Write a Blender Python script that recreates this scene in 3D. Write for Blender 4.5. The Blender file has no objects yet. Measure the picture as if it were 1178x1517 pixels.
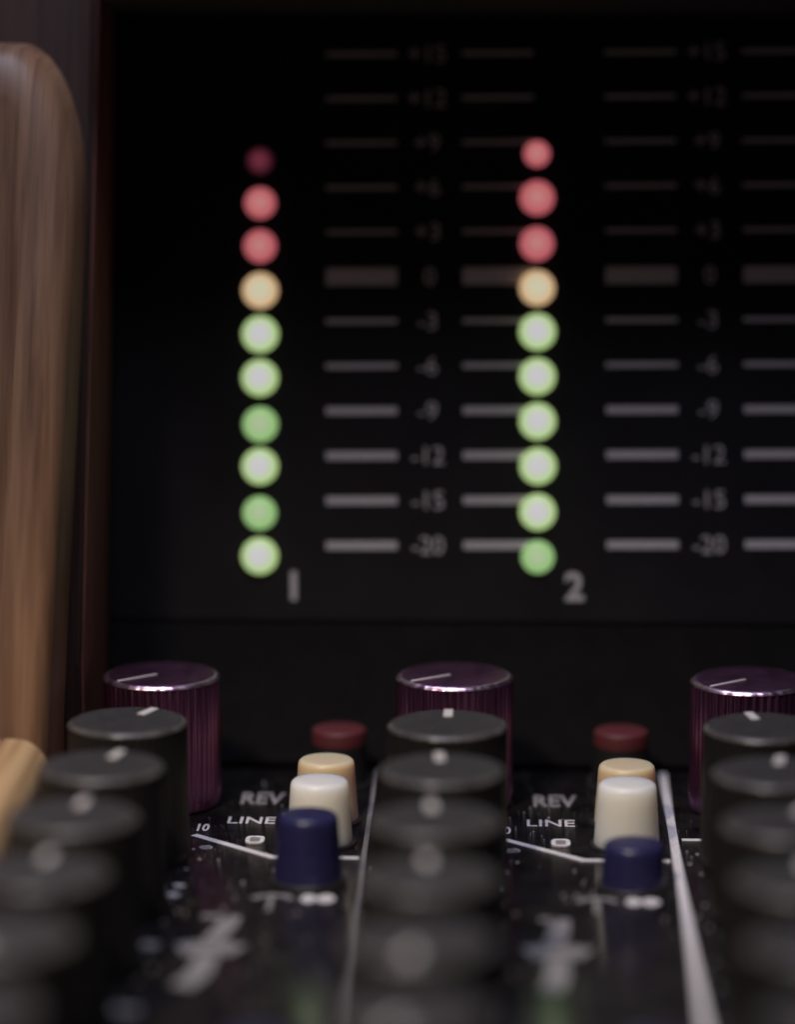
import bpy, bmesh, math, random
from mathutils import Vector, Matrix

# ------------------------------------------------------------------ camera, world, lamps, exposure
U = 0.001                                            # everything below is written in millimetres
S = bpy.context.scene
R = math.radians
random.seed(7)

cam_d = bpy.data.cameras.new('camera')
cam = bpy.data.objects.new('camera', cam_d)
S.collection.objects.link(cam)
S.camera = cam
cam.location = (0, 0, 89.5 * U)
cam.rotation_euler = (R(90 - 10.3), 0, R(2.06))
cam_d.sensor_fit = 'VERTICAL'
cam_d.sensor_height = 24
cam_d.sensor_width = 18.6
cam_d.lens = 77.2
cam_d.clip_start = 0.005
cam_d.clip_end = 20
cam_d.dof.use_dof = True
cam_d.dof.focus_distance = 326 * U
cam_d.dof.aperture_fstop = 5.4
cam_d.dof.aperture_blades = 0

W = bpy.data.worlds.new('World')
S.world = W
W.use_nodes = True
bg = W.node_tree.nodes['Background']
bg.inputs[0].default_value = (0.8, 0.62, 0.78, 1)
bg.inputs[1].default_value = 0.016


def area(name, loc, target, sx, sy, watts, col):
    d = bpy.data.lights.new(name, 'AREA')
    d.shape = 'RECTANGLE'
    d.size, d.size_y, d.energy, d.color = sx * U, sy * U, watts, col
    o = bpy.data.objects.new(name, d)
    S.collection.objects.link(o)
    o.location = Vector(loc) * U
    o.rotation_euler = (Vector(target) - Vector(loc)).to_track_quat('-Z', 'Y').to_euler()
    return o


area('overhead_lamp', (-60, 268, 480), (-10, 305, 0), 330, 120, 1.38, (0.79, 0.80, 1.0))
# front spot added out of view: a soft warm cone on the knobs and buttons
sp = bpy.data.lights.new('front_fill_spot', 'SPOT')
sp.energy, sp.color = 3.7, (1.0, 0.84, 0.66)
sp.spot_size, sp.spot_blend, sp.shadow_soft_size = R(27), .95, .022
spo = bpy.data.objects.new('front_fill_spot', sp)
S.collection.objects.link(spo)
spo.location = Vector((-120, 60, 300)) * U
spo.rotation_euler = (Vector((-20, 262, 0)) - Vector((-120, 60, 300))).to_track_quat('-Z', 'Y').to_euler()


S.view_settings.view_transform = 'Standard'
S.view_settings.look = 'None'
S.view_settings.exposure = 0
S.view_settings.gamma = 1


# ------------------------------------------------------------------ materials
def mat(name, col, rough=0.5, metal=0.0, spec=0.5, **k):
    m = bpy.data.materials.new(name)
    m.use_nodes = True
    b = m.node_tree.nodes['Principled BSDF']
    b.inputs['Base Color'].default_value = (*col, 1)
    b.inputs['Roughness'].default_value = rough
    b.inputs['Metallic'].default_value = metal
    b.inputs['Specular IOR Level'].default_value = spec
    for n, v in k.items():
        b.inputs[n.replace('_', ' ')].default_value = v
    return m


def wear(m, scale, lo, hi, detail=6, stretch=(1, 1, 1), rough=None, bump=0.0):
    """colour (and roughness) variation from object-space noise"""
    nt = m.node_tree
    b = nt.nodes['Principled BSDF']
    tc = nt.nodes.new('ShaderNodeTexCoord')
    mp = nt.nodes.new('ShaderNodeMapping')
    mp.inputs['Scale'].default_value = stretch
    nz = nt.nodes.new('ShaderNodeTexNoise')
    nz.inputs['Scale'].default_value = scale
    nz.inputs['Detail'].default_value = detail
    nz.inputs['Roughness'].default_value = 0.65
    cr = nt.nodes.new('ShaderNodeValToRGB')
    cr.color_ramp.elements[0].position = 0.35
    cr.color_ramp.elements[1].position = 0.68
    cr.color_ramp.elements[0].color = (*lo, 1)
    cr.color_ramp.elements[1].color = (*hi, 1)
    L = nt.links.new
    L(tc.outputs['Object'], mp.inputs[0])
    L(mp.outputs[0], nz.inputs[0])
    L(nz.outputs[0], cr.inputs[0])
    L(cr.outputs[0], b.inputs['Base Color'])
    if rough:
        mr = nt.nodes.new('ShaderNodeMapRange')
        mr.inputs['To Min'].default_value, mr.inputs['To Max'].default_value = rough
        L(nz.outputs[0], mr.inputs[0])
        L(mr.outputs[0], b.inputs['Roughness'])
    if bump:
        bp = nt.nodes.new('ShaderNodeBump')
        bp.inputs['Strength'].default_value = bump
        bp.inputs['Distance'].default_value = 0.0002
        L(nz.outputs[0], bp.inputs['Height'])
        L(bp.outputs[0], b.inputs['Normal'])
    return m


def wood(name, dark, mid, light, stretch, rough=0.5):
    m = mat(name, mid, rough)
    nt = m.node_tree
    b = nt.nodes['Principled BSDF']
    L = nt.links.new
    tc = nt.nodes.new('ShaderNodeTexCoord')
    mp = nt.nodes.new('ShaderNodeMapping')
    mp.inputs['Scale'].default_value = stretch
    L(tc.outputs['Object'], mp.inputs[0])
    n1 = nt.nodes.new('ShaderNodeTexNoise')
    n1.inputs['Scale'].default_value = 1.0
    n1.inputs['Detail'].default_value = 8
    n1.inputs['Roughness'].default_value = 0.6
    n1.inputs['Distortion'].default_value = 0.5
    L(mp.outputs[0], n1.inputs[0])
    cr = nt.nodes.new('ShaderNodeValToRGB')
    e = cr.color_ramp.elements
    e[0].position, e[0].color = 0.30, (*dark, 1)
    e[1].position, e[1].color = 0.70, (*light, 1)
    k = e.new(0.48)
    k.color = (*mid, 1)
    L(n1.outputs[0], cr.inputs[0])
    # fine dark pores
    mp2 = nt.nodes.new('ShaderNodeMapping')
    mp2.inputs['Scale'].default_value = [c * 3.2 for c in stretch]
    L(tc.outputs['Object'], mp2.inputs[0])
    n2 = nt.nodes.new('ShaderNodeTexNoise')
    n2.inputs['Scale'].default_value = 1.0
    n2.inputs['Detail'].default_value = 3
    L(mp2.outputs[0], n2.inputs[0])
    c2 = nt.nodes.new('ShaderNodeValToRGB')
    c2.color_ramp.elements[0].position, c2.color_ramp.elements[0].color = 0.36, (0.68, 0.63, 0.6, 1)
    c2.color_ramp.elements[1].position, c2.color_ramp.elements[1].color = 0.52, (1, 1, 1, 1)
    L(n2.outputs[0], c2.inputs[0])
    mx = nt.nodes.new('ShaderNodeMix')
    mx.data_type, mx.blend_type = 'RGBA', 'MULTIPLY'
    mx.inputs[0].default_value = 1
    L(cr.outputs[0], mx.inputs[6])
    L(c2.outputs[0], mx.inputs[7])
    L(mx.outputs[2], b.inputs['Base Color'])
    bp = nt.nodes.new('ShaderNodeBump')
    bp.inputs['Strength'].default_value = 0.35
    bp.inputs['Distance'].default_value = 0.0003
    L(n2.outputs[0], bp.inputs['Height'])
    L(bp.outputs[0], b.inputs['Normal'])
    return m


def led_mat(name, core, edge, strength, r0=0.15, r1=1.0):
    """lit lamp: the die in the middle of the lens is brighter than its tinted rim"""
    m = mat(name, [c * 0.2 for c in edge], 0.35)
    nt = m.node_tree
    b = nt.nodes['Principled BSDF']
    L = nt.links.new
    tc = nt.nodes.new('ShaderNodeTexCoord')
    sx = nt.nodes.new('ShaderNodeVectorMath')
    sx.operation = 'MULTIPLY'
    sx.inputs[1].default_value = (1 / (LED_R * U), 1 / (LED_R * U), 0)
    ln = nt.nodes.new('ShaderNodeVectorMath')
    ln.operation = 'LENGTH'
    cr = nt.nodes.new('ShaderNodeValToRGB')
    cr.color_ramp.interpolation = 'EASE'
    cr.color_ramp.elements[0].position, cr.color_ramp.elements[0].color = r0, (*core, 1)
    cr.color_ramp.elements[1].position, cr.color_ramp.elements[1].color = r1, (*edge, 1)
    L(tc.outputs['Object'], sx.inputs[0])
    L(sx.outputs[0], ln.inputs[0])
    L(ln.outputs['Value'], cr.inputs[0])
    L(cr.outputs[0], b.inputs['Emission Color'])
    b.inputs['Emission Strength'].default_value = strength
    return m


LED_R = 1.94
M = {}
M['surface'] = wear(mat('black_painted_steel', (.018, .017, .018), .4, 0, .8), 260, (.007, .006, .007), (.026, .023, .024),
                    rough=(.10, .24), bump=.03)
M['chassis'] = wear(mat('black_chassis_paint', (.015, .014, .016), .7, 0, .15), 300, (.006, .0055, .0065), (.010, .009, .010))
M['panel'] = wear(mat('black_meter_plate', (.008, .007, .009), .5, 0, .3), 120, (.0065, .0055, .008), (.010, .009, .011),
                  rough=(.42, .6))
M['hood'] = wear(mat('black_hood_paint', (.02, .018, .021), .6), 200, (.035, .031, .036), (.05, .045, .052))
M['knob'] = wear(mat('black_knob_plastic', (.014, .013, .013), .5, 0, .3), 1500, (.011, .010, .010), (.016, .015, .015),
                 rough=(.36, .5), bump=.1)
M['knob_cap'] = wear(mat('lit_tone_knob_cap', (.045, .043, .043), .55), 600, (.024, .022, .023), (.038, .035, .036), rough=(.45, .65))  # paler tone makes the knob tops read as lit against dark sides
M['purple'] = wear(mat('purple_anodised_aluminium', (.22, .09, .18), .3, 1.0), 500, (.30, .12, .25), (.44, .19, .37),
                   stretch=(1, 1, .15), rough=(.25, .42))
M['purple_rim'] = wear(mat('highlit_purple_chamfer', (.7, .5, .66), .33, 1.0), 900, (.55, .30, .48), (.88, .74, .85), rough=(.25, .45))  # rim highlight put into a whitened metal colour
M['knob_rim'] = wear(mat('highlit_black_chamfer', (.07, .066, .065), .28), 700, (.04, .038, .037), (.12, .11, .105), rough=(.2, .42))  # rim highlight and chips put into a paler, glossier black
M['ink'] = wear(mat('white_screen_ink', (.7, .67, .68), .6), 2500, (.52, .50, .51), (.78, .75, .76))
M['ink_dim'] = wear(mat('grey_screen_ink', (.22, .21, .22), .6), 2500, (.17, .16, .17), (.26, .25, .25))
M['ink_mid'] = wear(mat('worn_screen_ink', (.4, .38, .39), .6), 1500, (.15, .14, .15), (.45, .43, .44))
M['pointer'] = mat('white_pointer_paint', (.60, .57, .55), .5)
M['white'] = mat('white_button_plastic', (.84, .80, .71), .38, 0, .5, Subsurface_Weight=1.0, Subsurface_Scale=.006)
M['white'].node_tree.nodes['Principled BSDF'].inputs['Subsurface Radius'].default_value = (1, .85, .65)
M['cream'] = mat('cream_button_plastic', (.66, .54, .36), .4, 0, .5, Subsurface_Weight=.9, Subsurface_Scale=.004)
M['cream'].node_tree.nodes['Principled BSDF'].inputs['Subsurface Radius'].default_value = (1, .6, .3)
M['blue'] = wear(mat('navy_button_plastic', (.02, .02, .075), .32), 1200, (.017, .016, .062), (.026, .025, .09))
M['red'] = mat('red_button_plastic', (.12, .022, .026), .55)
M['black_plastic'] = mat('black_button_plastic', (.02, .018, .019), .4)
M['wood'] = wood('oak_upright', (.13, .06, .03), (.31, .17, .095), (.43, .25, .145), (230, 16, 9.0))
M['wood_arm'] = wood('oak_arm', (.26, .145, .06), (.52, .33, .16), (.66, .46, .25), (300, 6, 300))
M['wood_shade'] = wood('shade_dark_oak', (.034, .014, .009), (.05, .021, .014), (.066, .029, .019), (300, 40, 8), .6)  # shade on the side board put into a darker wood colour
M['wood_red'] = wood('lightened_red_oak', (.2, .075, .05), (.28, .11, .078), (.36, .15, .11), (300, 60, 8), .6)  # inner oak face, colour raised to make up for missing light
M['dust'] = mat('pale_dust', (.34, .32, .31), .9)
G_CORE, G_EDGE = (.55, .53, .56), (.43, .62, .23)
M['led_green'] = led_mat('lit_green_led', G_CORE, G_EDGE, 1.0, .3, 1.0)
M['led_green_dim'] = led_mat('dim_green_led', (.42, .50, .32), (.29, .52, .19), .95, .0, 1.0)
M['led_amber'] = led_mat('lit_amber_led', (.58, .54, .38), (.66, .42, .22), 1.0, .35, 1.0)
M['led_red'] = led_mat('lit_red_led', (.50, .21, .20), (.47, .10, .12), 1.0, .0, 1.0)
M['led_red_faint'] = led_mat('faint_red_led', (.17, .028, .05), (.05, .008, .017), .95, .0, 1.0)


# ------------------------------------------------------------------ building helpers
WL = {}


def link(name, me, m, parent, loc=(0, 0, 0), rot=(0, 0, 0), label=None, kind=None, quat=None):
    o = bpy.data.objects.new(name, me)
    S.collection.objects.link(o)
    if m and not me.materials:
        me.materials.append(m)
    loc = Vector(loc) * U
    o.location = loc
    if quat is not None:
        o.rotation_euler = quat.to_euler()
    else:
        o.rotation_euler = rot
    if parent:
        o.parent = parent
        o.matrix_parent_inverse = Matrix.Translation(-WL.get(parent.name, Vector()))
        if parent.name in ROT:
            o.matrix_parent_inverse = ROT[parent.name].inverted() @ o.matrix_parent_inverse
    WL[o.name] = loc
    e = o.rotation_euler
    if any(abs(c) > 1e-9 for c in e):
        ROT[o.name] = e.to_matrix().to_4x4()
    if label:
        o['label'] = label
    if kind:
        o['kind'] = kind
    return o


ROT = {}


def done(bm, name, smooth=None):
    bmesh.ops.recalc_face_normals(bm, faces=bm.faces)
    me = bpy.data.meshes.new(name)
    bm.to_mesh(me)
    bm.free()
    if smooth:
        me.polygons.foreach_set('use_smooth', [True] * len(me.polygons))
        me.set_sharp_from_angle(angle=R(smooth))
    return me


def box(x0, x1, y0, y1, z0, z1, bevel=0.0, seg=2, name='box'):
    bm = bmesh.new()
    v = [bm.verts.new((x * U, y * U, z * U)) for x in (x0, x1) for y in (y0, y1) for z in (z0, z1)]
    for f in ((0, 1, 3, 2), (4, 6, 7, 5), (0, 4, 5, 1), (2, 3, 7, 6), (0, 2, 6, 4), (1, 5, 7, 3)):
        bm.faces.new([v[i] for i in f])
    bmesh.ops.recalc_face_normals(bm, faces=bm.faces)
    if bevel:
        bmesh.ops.bevel(bm, geom=list(bm.edges), offset=bevel * U, segments=seg, affect='EDGES', profile=.5)
    return done(bm, name, 40 if bevel else None)


def extrude_yz(pts, x0, x1, name, bevel=0.0):
    """prism whose section (y, z) runs along x"""
    bm = bmesh.new()
    a = [bm.verts.new((x0 * U, y * U, z * U)) for y, z in pts]
    b = [bm.verts.new((x1 * U, y * U, z * U)) for y, z in pts]
    n = len(pts)
    bm.faces.new(a)
    bm.faces.new(b[::-1])
    for i in range(n):
        bm.faces.new((a[i], b[i], b[(i + 1) % n], a[(i + 1) % n]))
    bmesh.ops.recalc_face_normals(bm, faces=bm.faces)
    if bevel:
        bmesh.ops.bevel(bm, geom=list(bm.edges), offset=bevel * U, segments=2, affect='EDGES')
    return done(bm, name, 40)


def lathe(prof, n, name, flutes=0, depth=0.0, fl=None, smooth=35, step=5):
    """profile of (r, z); rings listed in fl carry vertical flutes"""
    if flutes:
        n = flutes * step
    bm = bmesh.new()
    rings = []
    for i, (r, z) in enumerate(prof):
        ring = []
        for k in range(n):
            a = 2 * math.pi * k / n
            rr = r
            if flutes and fl and fl[i]:
                t = (k % step) / step
                rr = r - depth * fl[i] * (0.5 - 0.5 * math.cos(2 * math.pi * t)) ** 1.5
            ring.append(bm.verts.new((rr * math.cos(a) * U, rr * math.sin(a) * U, z * U)))
        rings.append(ring)
    for a, b in zip(rings, rings[1:]):
        for k in range(n):
            bm.faces.new((a[k], a[(k + 1) % n], b[(k + 1) % n], b[k]))
    bm.faces.new(rings[0][::-1])
    bm.faces.new(rings[-1])
    return done(bm, name, smooth)


def strokes(lines, h, name):
    """flat print: each line = (width, [(x, y), ...]); mitred ribbons of thickness h, joined"""
    bm = bmesh.new()
    for w, pts in lines:
        P = [Vector((x, y, 0)) for x, y in pts]
        L, Rr = [], []
        for i, p in enumerate(P):
            d0 = (P[i] - P[i - 1]).normalized() if i else (P[1] - P[0]).normalized()
            d1 = (P[i + 1] - P[i]).normalized() if i < len(P) - 1 else d0
            t = (d0 + d1).normalized()
            nn = Vector((-t.y, t.x, 0))
            k = w / 2 / max(.5, nn.dot(Vector((-d0.y, d0.x, 0))))
            L.append(p + nn * k)
            Rr.append(p - nn * k)
        loop = L + Rr[::-1]
        n = len(loop)
        a = [bm.verts.new((v.x * U, v.y * U, h * U)) for v in loop]
        b = [bm.verts.new((v.x * U, v.y * U, 0)) for v in loop]
        m = len(P)
        for i in range(m - 1):
            bm.faces.new((a[i], a[i + 1], a[n - 2 - i], a[n - 1 - i]))
            bm.faces.new((b[i], b[n - 1 - i], b[n - 2 - i], b[i + 1]))
        for i in range(n):
            bm.faces.new((a[i], b[i], b[(i + 1) % n], a[(i + 1) % n]))
    return done(bm, name)


def text_mesh(body, height, name, width=None, bold=0.0, thick=0.03, spacing=1.0):
    cu = bpy.data.curves.new(name, 'FONT')
    cu.body = body
    cu.size = 1.0
    cu.align_x, cu.align_y = 'CENTER', 'CENTER'
    cu.resolution_u = 3
    cu.space_character = spacing
    cu.offset = bold
    cu.extrude = .02
    o = bpy.data.objects.new('tmp_text', cu)
    S.collection.objects.link(o)
    dg = bpy.context.evaluated_depsgraph_get()
    me = bpy.data.meshes.new_from_object(o.evaluated_get(dg))
    bpy.data.objects.remove(o)
    bpy.data.curves.remove(cu)
    xs = [v.co.x for v in me.vertices]
    ys = [v.co.y for v in me.vertices]
    cx, cy = (min(xs) + max(xs)) / 2, (min(ys) + max(ys)) / 2
    ky = height / (max(ys) - min(ys)) * U
    kx = width / (max(xs) - min(xs)) * U if width else ky
    for v in me.vertices:
        v.co.x, v.co.y = (v.co.x - cx) * kx, (v.co.y - cy) * ky
        v.co.z = (v.co.z + .02) / .04 * thick * U
    me.name = name
    me.materials.clear()
    return me


# ------------------------------------------------------------------ the console and its large parts
console = bpy.data.objects.new('mixing_console', None)
S.collection.objects.link(console)
console.empty_display_size = .05
console.location = (0, 300 * U, -30 * U)
WL[console.name] = Vector(console.location)
console['label'] = 'black audio mixing console with oak side, rows of knobs and lit level meters'
console['category'] = 'mixing console'

surface = link('control_surface', box(-43.6, 75, 150, 339.5, -2, 0, .2, name='control_surface'), M['surface'], console,
               label='black control surface with white printed lines and lettering')
link('chassis', box(-43.4, 74.8, 151, 372, -30, -2.01, .5, name='chassis'), M['chassis'], console)

LEAN = R(13)
YB = 340.0
SL, CL = math.sin(LEAN), math.cos(LEAN)
ROLL = R(.55)


def pan(x, s, n=0.0, roll=True):
    """point of the meter plate: x across, s up along it, n out of it"""
    if roll:
        dx, ds = x, s - 50
        x, s = dx * math.cos(ROLL) - ds * math.sin(ROLL), 50 + dx * math.sin(ROLL) + ds * math.cos(ROLL)
    return (x, YB + s * SL - n * CL, s * CL + n * SL)


PQ = Matrix(((1, 0, 0), (0, SL, -CL), (0, CL, SL))).to_quaternion()
PQR = PQ @ Matrix.Rotation(ROLL, 3, 'Z').to_quaternion()


def yz(s, n):
    p = pan(0, s, n, False)
    return p[1], p[2]


panel = link('meter_panel', extrude_yz([yz(15.6, 0), yz(81, 0), yz(81, -3), yz(15.6, -3)], -43.4, 75, 'meter_panel', .15),
             M['panel'], console, label='black upright meter panel with two lit level columns')
link('bridge_base', extrude_yz([yz(.3, .4), yz(15.4, .4), yz(15.4, -10), yz(-2.2, -10), (YB + .2, .05)], -43.4, 75,
                               'bridge_base', .25), M['chassis'], console)
link('bridge_back', extrude_yz([yz(15.45, -3.1), yz(83, -3.1), yz(83, -10), yz(15.45, -10)], -43.4, 75, 'bridge_back'),
     M['chassis'], console)
link('meter_hood', extrude_yz([yz(78.0, 24), yz(94, 20), yz(94, -10), yz(83.1, -10), yz(83.1, -3.05), yz(81.2, -3.05)],
                              -43.4, 75, 'meter_hood', .6), M['hood'], console)  # top rail given a deep overhang to shade the upper panel

# wooden side: side board with shade in its dark colour, rounded upright in front of it, arm towards the front
side = link('side_board', extrude_yz([(320.5, -28), (322, 15), (349.1, 97), (392, 97), (374, -28)], -75, -43.7, 'side_board', .4),
            M['wood_shade'], console, label='side board, darkened as in shade, behind the oak upright')


link('added_side_liner', extrude_yz([(323, 0.1), (323.5, 15), (349.6, 96), (361, 96), (339.2, 0.1)], -43.66, -43.44, 'added_side_liner'),
     M['wood_red'], console, label='added reddish brown strip, lightened, between the oak upright and the meter panel')  # thin facing added to brighten the shaded inner side


def upright_mesh():
    # outline seen from the front (x, z) with a rounded inner top corner; the front face leans back
    # with the meters and rolls over softly towards its inner edge
    def outline(d):
        o = [(-75, -28), (-45.2 - d, -28), (-45.0 - d, 10), (-44.0 - d, 60)]
        for i in range(1, 19):
            t = i / 18 * math.pi / 2
            o.append((-51.2 + (7.2 - d) * math.cos(t), 60 + (16.3 - d) * math.sin(t)))
        return o + [(-75, 76.3 - d)]

    def yf(z):
        return 305.5 + max(z - 10, -10) * .40

    bm = bmesh.new()
    rings = [[bm.verts.new((x * U, (322 + (z - 15) * .33 if z > 15 else 320) * U - .3 * U, z * U)) for x, z in outline(0)]]
    for k in range(9):
        t = k / 8
        d, drop = 5.0 * t, 2.6 * (1 - math.sqrt(1 - (1 - t) ** 2.2))
        rings.append([bm.verts.new((x * U, (yf(z) + drop) * U, z * U)) for x, z in outline(d)])
    n = len(rings[0])
    for p, q in zip(rings, rings[1:]):
        for i in range(n):
            bm.faces.new((p[i], p[(i + 1) % n], q[(i + 1) % n], q[i]))
    bm.faces.new(rings[0])
    bm.faces.new(rings[-1])
    return done(bm, 'wood_upright', 50)


link('wood_upright', upright_mesh(), M['wood'], console, label='brown oak upright with rounded top corner')


def arm_mesh():
    prof = [(-75, -28), (-44.3, -28), (-44.3, 8.2)]
    for i in range(1, 9):
        a = i / 8 * math.pi / 2
        prof.append((-44.3 - 3.2 * (1 - math.cos(a)), 8.2 + 3.6 * math.sin(a)))
    prof += [(-48.6, 11.85), (-48.85, 11.45), (-49.1, 11.85), (-75, 12.0)]
    bm = bmesh.new()
    a = [bm.verts.new((x * U, 150 * U, z * U)) for x, z in prof]
    b = [bm.verts.new((x * U, 304.6 * U, z * U)) for x, z in prof]
    n = len(prof)
    bm.faces.new(a)
    fb = bm.faces.new(b[::-1])
    for i in range(n):
        bm.faces.new((a[i], b[i], b[(i + 1) % n], a[(i + 1) % n]))
    bmesh.ops.recalc_face_normals(bm, faces=bm.faces)
    return done(bm, 'wood_arm', 40)


link('wood_arm', arm_mesh(), M['wood_arm'], console, label='lighter tan oak arm with a seam along its top')

# ------------------------------------------------------------------ knobs
black_me = lathe([(5.75, .25), (5.75, 1.0), (5.8, 1.3), (5.72, 13.1), (5.64, 13.32), (5.31, 13.62), (5.1, 13.5), (2.0, 13.45), (.3, 13.45)],
                 0, 'black_knob', 44, .22, [0, 0, .8, .8, .5, 0, 0, 0, 0], 30)
black_me.materials.append(M['knob'])
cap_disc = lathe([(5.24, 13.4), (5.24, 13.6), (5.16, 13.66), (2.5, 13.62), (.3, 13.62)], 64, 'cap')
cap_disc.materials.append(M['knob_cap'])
purple_me = lathe([(5.85, .25), (5.85, 1.0), (5.95, 1.4), (5.95, 12.9), (5.88, 13.13), (5.50, 13.47), (5.3, 13.52), (2.0, 13.5), (.3, 13.5)],
                  0, 'purple_knob', 46, .24, [0, 0, 1, 1, .7, .1, 0, 0, 0], 25)
purple_me.materials.append(M['purple'])


def rim_mesh(name, r0, r1, z0, z1, n, jit):
    """chamfer ring, paler to hold the highlight, sitting on the fluted edge of a knob"""
    rg = random.Random(3)
    j = [rg.uniform(-jit, jit) for _ in range(n)]
    return lathe_j([(r0, z0 - .05), (r0, z0), (r0 * .35 + r1 * .65 + .02, z0 * .35 + z1 * .65 + .02), (r1, z1), (r1 - .1, z1 + .005), (r1 - .1, z0 - .05)], n, name, j)


def lathe_j(prof, n, name, j):
    bm = bmesh.new()
    rings = [[bm.verts.new(((r + j[k] * (1 if i < 3 else .4)) * math.cos(2 * math.pi * k / n) * U,
                            (r + j[k] * (1 if i < 3 else .4)) * math.sin(2 * math.pi * k / n) * U, z * U)) for k in range(n)]
             for i, (r, z) in enumerate(prof)]
    for a, b in zip(rings, rings[1:] + rings[:1]):
        for k in range(n):
            bm.faces.new((a[k], a[(k + 1) % n], b[(k + 1) % n], b[k]))
    return done(bm, name, 60)


prim_me = rim_mesh('rim', 5.94, 5.5, 13.13, 13.49, 120, .07)
prim_me.materials.append(M['purple_rim'])
brim_me = rim_mesh('rim', 5.72, 5.34, 13.33, 13.64, 110, .03)
brim_me.materials.append(M['knob_rim'])
ptr_me = box(-.45, .45, 2.5, 5.2, 0, .16, .05, 1, 'pointer')
ptr_me.materials.append(M['pointer'])
pptr_me = box(-.17, .17, .6, 5.4, 0, .1, .03, 1, 'pointer')
pptr_me.materials.append(M['pointer'])

COLS = (-36.4, -6.2, 23.8)
for c, (x, y, ang) in enumerate([(-35.7, 325.2, 131), (-5.9, 326.0, 127), (23.9, 325.0, 130)]):
    k = link('purple_knob', purple_me, None, console, (x, y, 0), (0, 0, R(random.uniform(0, 8))),
             label='purple anodised knob with fluted side')
    link('rim', prim_me, None, k, (x, y, 0), (0, 0, R(40 * c)))
    link('pointer', pptr_me, None, k, (x, y, 13.5), (0, 0, R(ang)))
ANG = {0: (-24, 0, 12), 1: (-14, 4, -10), 2: (-6, 6, -20), 3: (-2, 2, -6), 4: (160, 172, 190), 5: (170, 165, 185), 6: (0, 0, 0)}
for row in range(7):
    for c, x0 in enumerate(COLS):
        x = x0 - .18 * row + (-.4 - .25 * row if c == 0 else 0) + (.06 * row if c == 2 else 0)
        y = 304.9 - 16.75 * row
        k = link('black_knob', black_me, None, console, (x, y, 0), (0, 0, R(random.uniform(0, 8))))
        link('cap', cap_disc, None, k, (x, y, 0))  # disc added to carry the lit tone of the knob top
        link('rim', brim_me, None, k, (x, y, 0), (0, 0, R(67 * c + 31 * row)))
        link('pointer', ptr_me, None, k, (x, y, 13.61), (0, 0, R(ANG[row][c])))

# ------------------------------------------------------------------ push buttons
cap_me = lathe([(3.22, 0), (3.2, .4), (2.90, 4.7), (2.83, 5.75), (2.74, 6.1), (2.52, 6.3), (2.1, 6.33), (.25, 6.25)], 48,
               'push_button', smooth=50)
collar_me = lathe([(3.6, 0), (3.6, .25), (3.5, .35), (3.3, .35)], 48, 'collar')
collar_me.materials.append(M['black_plastic'])


def cap_of(m, name):
    me = cap_me.copy()
    me.name = name
    me.materials.append(m)
    return me


caps = {n: cap_of(M[n], n + '_push_button') for n in ('white', 'cream', 'blue')}
for x, y, z, n, lab in [
    (-18.6, 319.0, 0.05, 'cream', 'cream push button'), (11.4, 318.6, -.1, 'cream', 'cream push button'),
    (-18.8, 310.8, 0.1, 'white', 'white push button'), (11.2, 310.8, 0.1, 'white', 'white push button'),
    (-19.1, 298.0, 0.2, 'blue', 'raised navy blue push button'), (11.4, 297.4, -2.1, 'blue', 'navy blue push button pressed in'),
    (-19.4, 240.0, -1.5, 'blue', None), (10.9, 240.0, -1.5, 'blue', None)]:
    b = link('push_button', caps[n], None, console, (x, y, z), label=lab)
    link('collar', collar_me, None, b, (x, y, .01))
# red-topped buttons right below the meters
post_me = lathe([(3.1, 0), (3.05, .6), (2.85, 4.2), (2.85, 4.3)], 40, 'push_button')
post_me.materials.append(M['black_plastic'])
rcap_me = lathe([(2.85, 0), (2.85, 1.25), (2.75, 1.5), (2.5, 1.62), (.25, 1.6)], 40, 'red_cap', smooth=50)
rcap_me.materials.append(M['red'])
for x, y in ((-18.1, 333.6), (11.3, 333.8)):
    b = link('push_button', post_me, None, console, (x, y, .02), label='black push button with red cap')
    link('red_cap', rcap_me, None, b, (x, y, 4.33))
    link('collar', collar_me, None, b, (x, y, .012))

# ------------------------------------------------------------------ meter LEDs, marks and figures
bm_prof = [(LED_R, -.6), (LED_R, .25), (LED_R * .93, .62), (LED_R * .75, .95), (LED_R * .45, 1.15), (.1, 1.22)]
led_base = lathe(bm_prof, 40, 'led', smooth=60)


def led_of(m):
    me = led_base.copy()
    me.name = m
    me.materials.append(M[m])
    return me


led_me = {m: led_of(m) for m in ('led_green', 'led_green_dim', 'led_amber', 'led_red', 'led_red_faint')}
K1 = ['led_green', 'led_green_dim', 'led_green', 'led_green_dim', 'led_green', 'led_green', 'led_amber', 'led_red', 'led_red',
      'led_red_faint']
K2 = ['led_green_dim', 'led_green', 'led_green', 'led_green', 'led_green', 'led_green', 'led_amber', 'led_red', 'led_red', 'led_red']
S1 = [22.45, 27.05, 32.05, 36.55, 41.55, 46.25, 50.95, 55.75, 60.4, 64.95]
S2 = [22.55, 27.35, 32.25, 37.05, 41.85, 46.65, 51.35, 56.1, 61.05, 65.8]
SIZE1 = [1.0, .92, .99, .96, 1.0, 1.0, .98, .90, .86, .72]
SIZE2 = [.90, .99, 1.0, 1.0, 1.0, 1.0, .97, .94, .95, .72]
names = {'led_green': 'bright green lit LED', 'led_green_dim': 'dimmer green lit LED', 'led_amber': 'amber lit LED',
         'led_red': 'red lit LED', 'led_red_faint': 'faintly glowing dark red LED'}
for xs, ss, kk, zz, s0 in (([-27.4] * 10, S1, K1, SIZE1, -.25), ([2.35] * 10, S2, K2, SIZE2, 0)):
    for x, s, k, z in zip(xs, ss, kk, zz):
        s_r = s - (x * math.sin(ROLL))
        o = link('led', led_me[k], None, panel, pan(x + random.uniform(-.05, .05), s_r, 0), quat=PQR, label=names[k])
        o.scale = (z, z, z)

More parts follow.
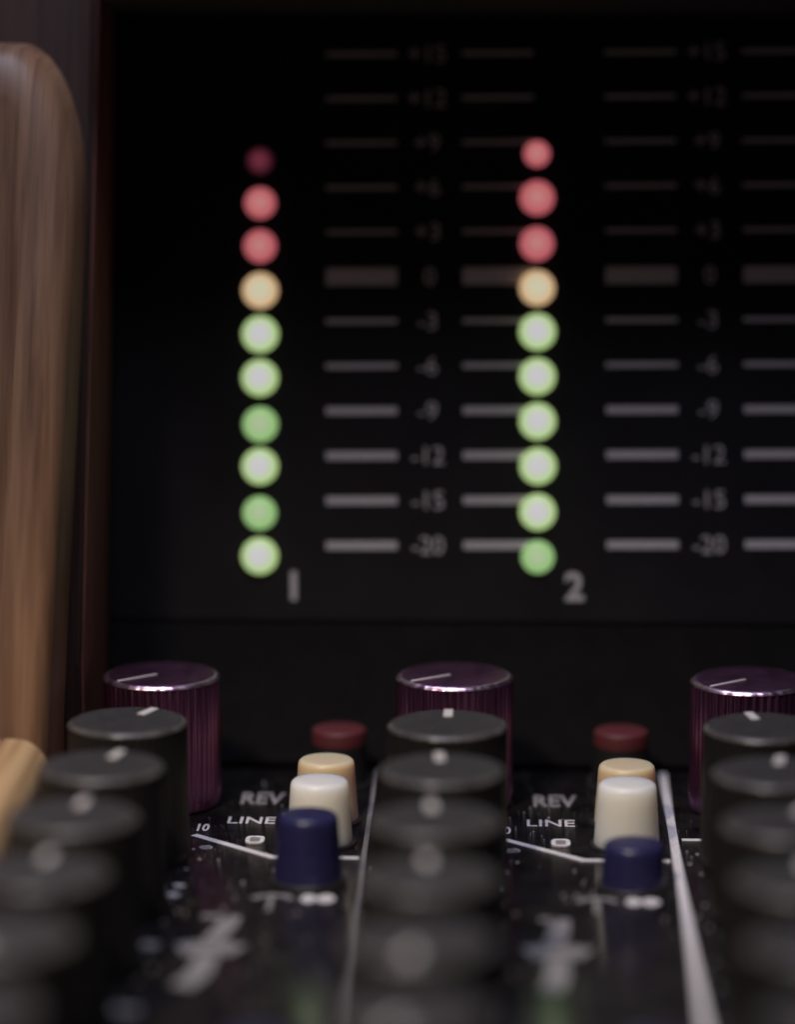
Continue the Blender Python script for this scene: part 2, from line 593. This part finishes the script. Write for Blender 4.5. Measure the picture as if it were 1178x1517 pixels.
M0 = 23.8
PITCH = 4.81
VALS = ['-20', '-15', '-12', '-9', '-6', '-3', '0', '+3', '+6', '+9', '+12', '+15']
TH = [.85, .85, .85, .8, .52, .45, 1.8, .4, .4, .4, .42, .42]
bar_cache = {}
for i, v in enumerate(VALS):
    s = M0 + PITCH * i
    if TH[i] not in bar_cache:
        me = box(-3.8, 3.8, -TH[i] / 2, TH[i] / 2, 0, .03, name='scale_mark')
        me.materials.append(M['ink'])
        bar_cache[TH[i]] = me
    num = text_mesh(v, 1.9, 'scale_number', bold=.0)
    num.materials.append(M['ink'])
    for g in (0, 30):
        for x in (-16.5, -1.8):
            link('scale_mark', bar_cache[TH[i]], None, panel, pan(x + g, s, .004), quat=PQR)
        link('scale_number', num, None, panel, pan(-9.15 + g - (.25 if len(v) > 1 else 0), s, .004), quat=PQR)
for t, x in (('1', -23.8), ('2', 6.2)):
    me = text_mesh(t, 3.1, 'channel_number', bold=.03)
    link('channel_number', me, M['ink'], panel, pan(x, 19.4 - x * math.sin(ROLL) * .6, .004), quat=PQR)

# ------------------------------------------------------------------ printing on the control surface
PZ = .012


def print_(name, me, m, x=0, y=0):
    return link(name, me, m, surface, (x, y, PZ))


link('divider_strip', box(15.45, 16.35, 152, 338.5, 0, .12, .04, 1, 'divider_strip'), M['ink'], surface, (0, 0, .004),
     label='white strip dividing two channels')
link('divider_strip', box(-14.55, -14.05, 152, 338.5, 0, .10, .03, 1, 'divider_strip'), M['ink_dim'], surface, (0, 0, .004),
     label='thin grey strip dividing two channels')
link('divider_strip', box(-43.0, -42.6, 152, 303, 0, .10, .03, 1, 'divider_strip'), M['ink_dim'], surface, (0, 0, .004))

rev_me = text_mesh('REV', 4.4, 'printed_word', 4.4, .02)
line_me = text_mesh('LINE', 2.4, 'printed_word', 4.8, .01)
ten_me = text_mesh('10', 2.6, 'printed_number', 1.2, .03)
for g in (0, 30):
    print_('printed_word', rev_me, M['ink_mid'], -25.6 + g, 327.0)
    print_('printed_word', line_me, M['ink'], -26.1 + g, 318.7)
    print_('printed_number', ten_me, M['ink'], -30.7 + g, 315.9)
    print_('printed_line', strokes([(.85, [(-31.4 + g, 313.3), (-23.1 + g, 305.75), (-14.75 + g, 305.75)])], .02, 'printed_line'),
           M['ink'])
    # rounded indicator window
    ring = []
    for i in range(25):
        a = 2 * math.pi * i / 24
        ring.append((-25.2 + g + .72 * math.copysign(abs(math.cos(a)) ** .5, math.cos(a)),
                     311.4 + 1.05 * math.copysign(abs(math.sin(a)) ** .5, math.sin(a))))
    fr = print_('indicator_frame', strokes([(.42, ring)], .15, 'indicator_frame'), M['ink'])
    print_('indicator_lens', box(-25.75 + g, -24.65 + g, 310.6, 312.2, 0, .08, name='indicator_lens'), M['ink_dim'])
    # curve and pill below the blue button
    arc = [(-23.9 + g, 292.2), (-23.2 + g, 293.0), (-22.4 + g, 293.3), (-21.0 + g, 293.2), (-20.3 + g, 292.2)]
    print_('printed_curve', strokes([(.8, arc), (.5, [(-22.2 + g, 292.8), (-22.2 + g, 288.6)])], .02, 'printed_curve'), M['ink_dim'])
    for px_, pw_ in ((-18.75, .72), (-17.15, .85)):
        bm = bmesh.new()
        vs = [bm.verts.new(((px_ + g + pw_ * math.cos(2 * math.pi * i / 20)) * U, (292.3 + 1.15 * math.sin(2 * math.pi * i / 20)) * U, 0))
              for i in range(20)]
        f_ = bm.faces.new(vs)
        for v in bmesh.ops.extrude_face_region(bm, geom=[f_])['geom']:
            if isinstance(v, bmesh.types.BMVert):
                v.co.z += .03 * U
        print_('printed_pill', done(bm, 'printed_pill'), M['ink'])
    # shelving-filter symbol: hooked stroke crossing a wide bar
    d = -.6 if g == 0 else 0
    tilt = .8 if g == 0 else 0
    sym = [(1.1, [(-27.5 + g + d, 286.6), (-25.7 + g + d + tilt, 286.6)]),
           (1.9, [(-25.6 + g + d + tilt, 286.8), (-25.7 + g + d + tilt * .8, 283.5), (-26.2 + g + d + tilt * .4, 279.6)]),
           (2.1, [(-25.9 + g + d, 275.4), (-26.0 + g + d - tilt * .3, 270.0), (-26.6 + g + d - tilt, 266.6)])]
    bar = [(3.0, [(-28.6 + g + d, 276.9), (-27.0 + g + d, 277.5), (-24.9 + g + d, 277.5), (-23.3 + g + d, 276.7)])]
    print_('printed_symbol', strokes(sym + bar, .02, 'printed_symbol'), M['ink_dim'])
    # scale ends beside the knob rows
    print_('printed_tick', strokes([(1.6, [(-32.6 + g, 278.3), (-31.2 + g, 277.6)])], .02, 'printed_tick'), M['ink_dim'])
    print_('printed_tick', strokes([(1.6, [(-33.4 + g, 260.6), (-30.8 + g, 260.4)])], .02, 'printed_tick'), M['ink_dim'])
    print_('printed_tick', strokes([(.5, [(-30.4 + g, 308.9), (-29.2 + g, 308.9)]), (.9, [(-29.9 + g, 309.4), (-29.7 + g, 308.4)])],
                                   .02, 'printed_tick'), M['ink'])
    print_('printed_tick', strokes([(.7, [(-31.6 + g, 296.1), (-30.6 + g, 296.0)]), (.9, [(-31.8 + g, 293.4), (-30.9 + g, 292.9)])],
                                   .02, 'printed_tick'), M['ink'])
print_('printed_line', strokes([(.8, [(16.7, 313.2), (20.0, 313.2)])], .02, 'printed_line'), M['ink'])

# dots of the scale printed round each knob
dots_me = None
for row in range(6):
    for c, x0 in enumerate(COLS):
        x = x0 - .18 * row + (-.4 - .25 * row if c == 0 else 0)
        y = 304.9 - 16.75 * row
        bm = bmesh.new()
        for i in range(11):
            a = R(240 - 30 * i)
            bmesh.ops.create_circle(bm, cap_ends=True, radius=.17 * U, segments=8,
                                    matrix=Matrix.Translation(Vector((6.75 * math.cos(a), 6.75 * math.sin(a), 0)) * U))
        o = print_('scale_dots', done(bm, 'scale_dots'), M['ink'], x, y)

# settled dust
spots = [(random.uniform(-34, 36), random.uniform(262, 332)) for i in range(30)]
dv, df = [], []
for i in range(1300):
    if i % 3:
        q = random.choice(spots)
        x, y = random.gauss(q[0], 2.2), min(random.gauss(q[1], 6), 337)
    else:
        x, y = random.uniform(-42, 45), random.uniform(215, 335)
    r = .03 + .13 * random.random() ** 8
    a, k = random.uniform(0, 6.28), len(dv)
    for c, t in ((1.7, 0), (.9, 1.4), (1.4, 2.9), (1.0, 4.6)):
        dv.append(((x + c * r * math.cos(a + t)) * U, (y + c * r * math.sin(a + t)) * U, .008 * U))
    dv.append((x * U, y * U, (.01 + r * .8) * U))
    df += [(k, k + 1, k + 4), (k + 1, k + 2, k + 4), (k + 2, k + 3, k + 4), (k + 3, k, k + 4), (k + 3, k + 2, k + 1, k)]
dust_me = bpy.data.meshes.new('settled_dust')
dust_me.from_pydata(dv, [], df)
link('settled_dust', dust_me, M['dust'], surface, kind='stuff')
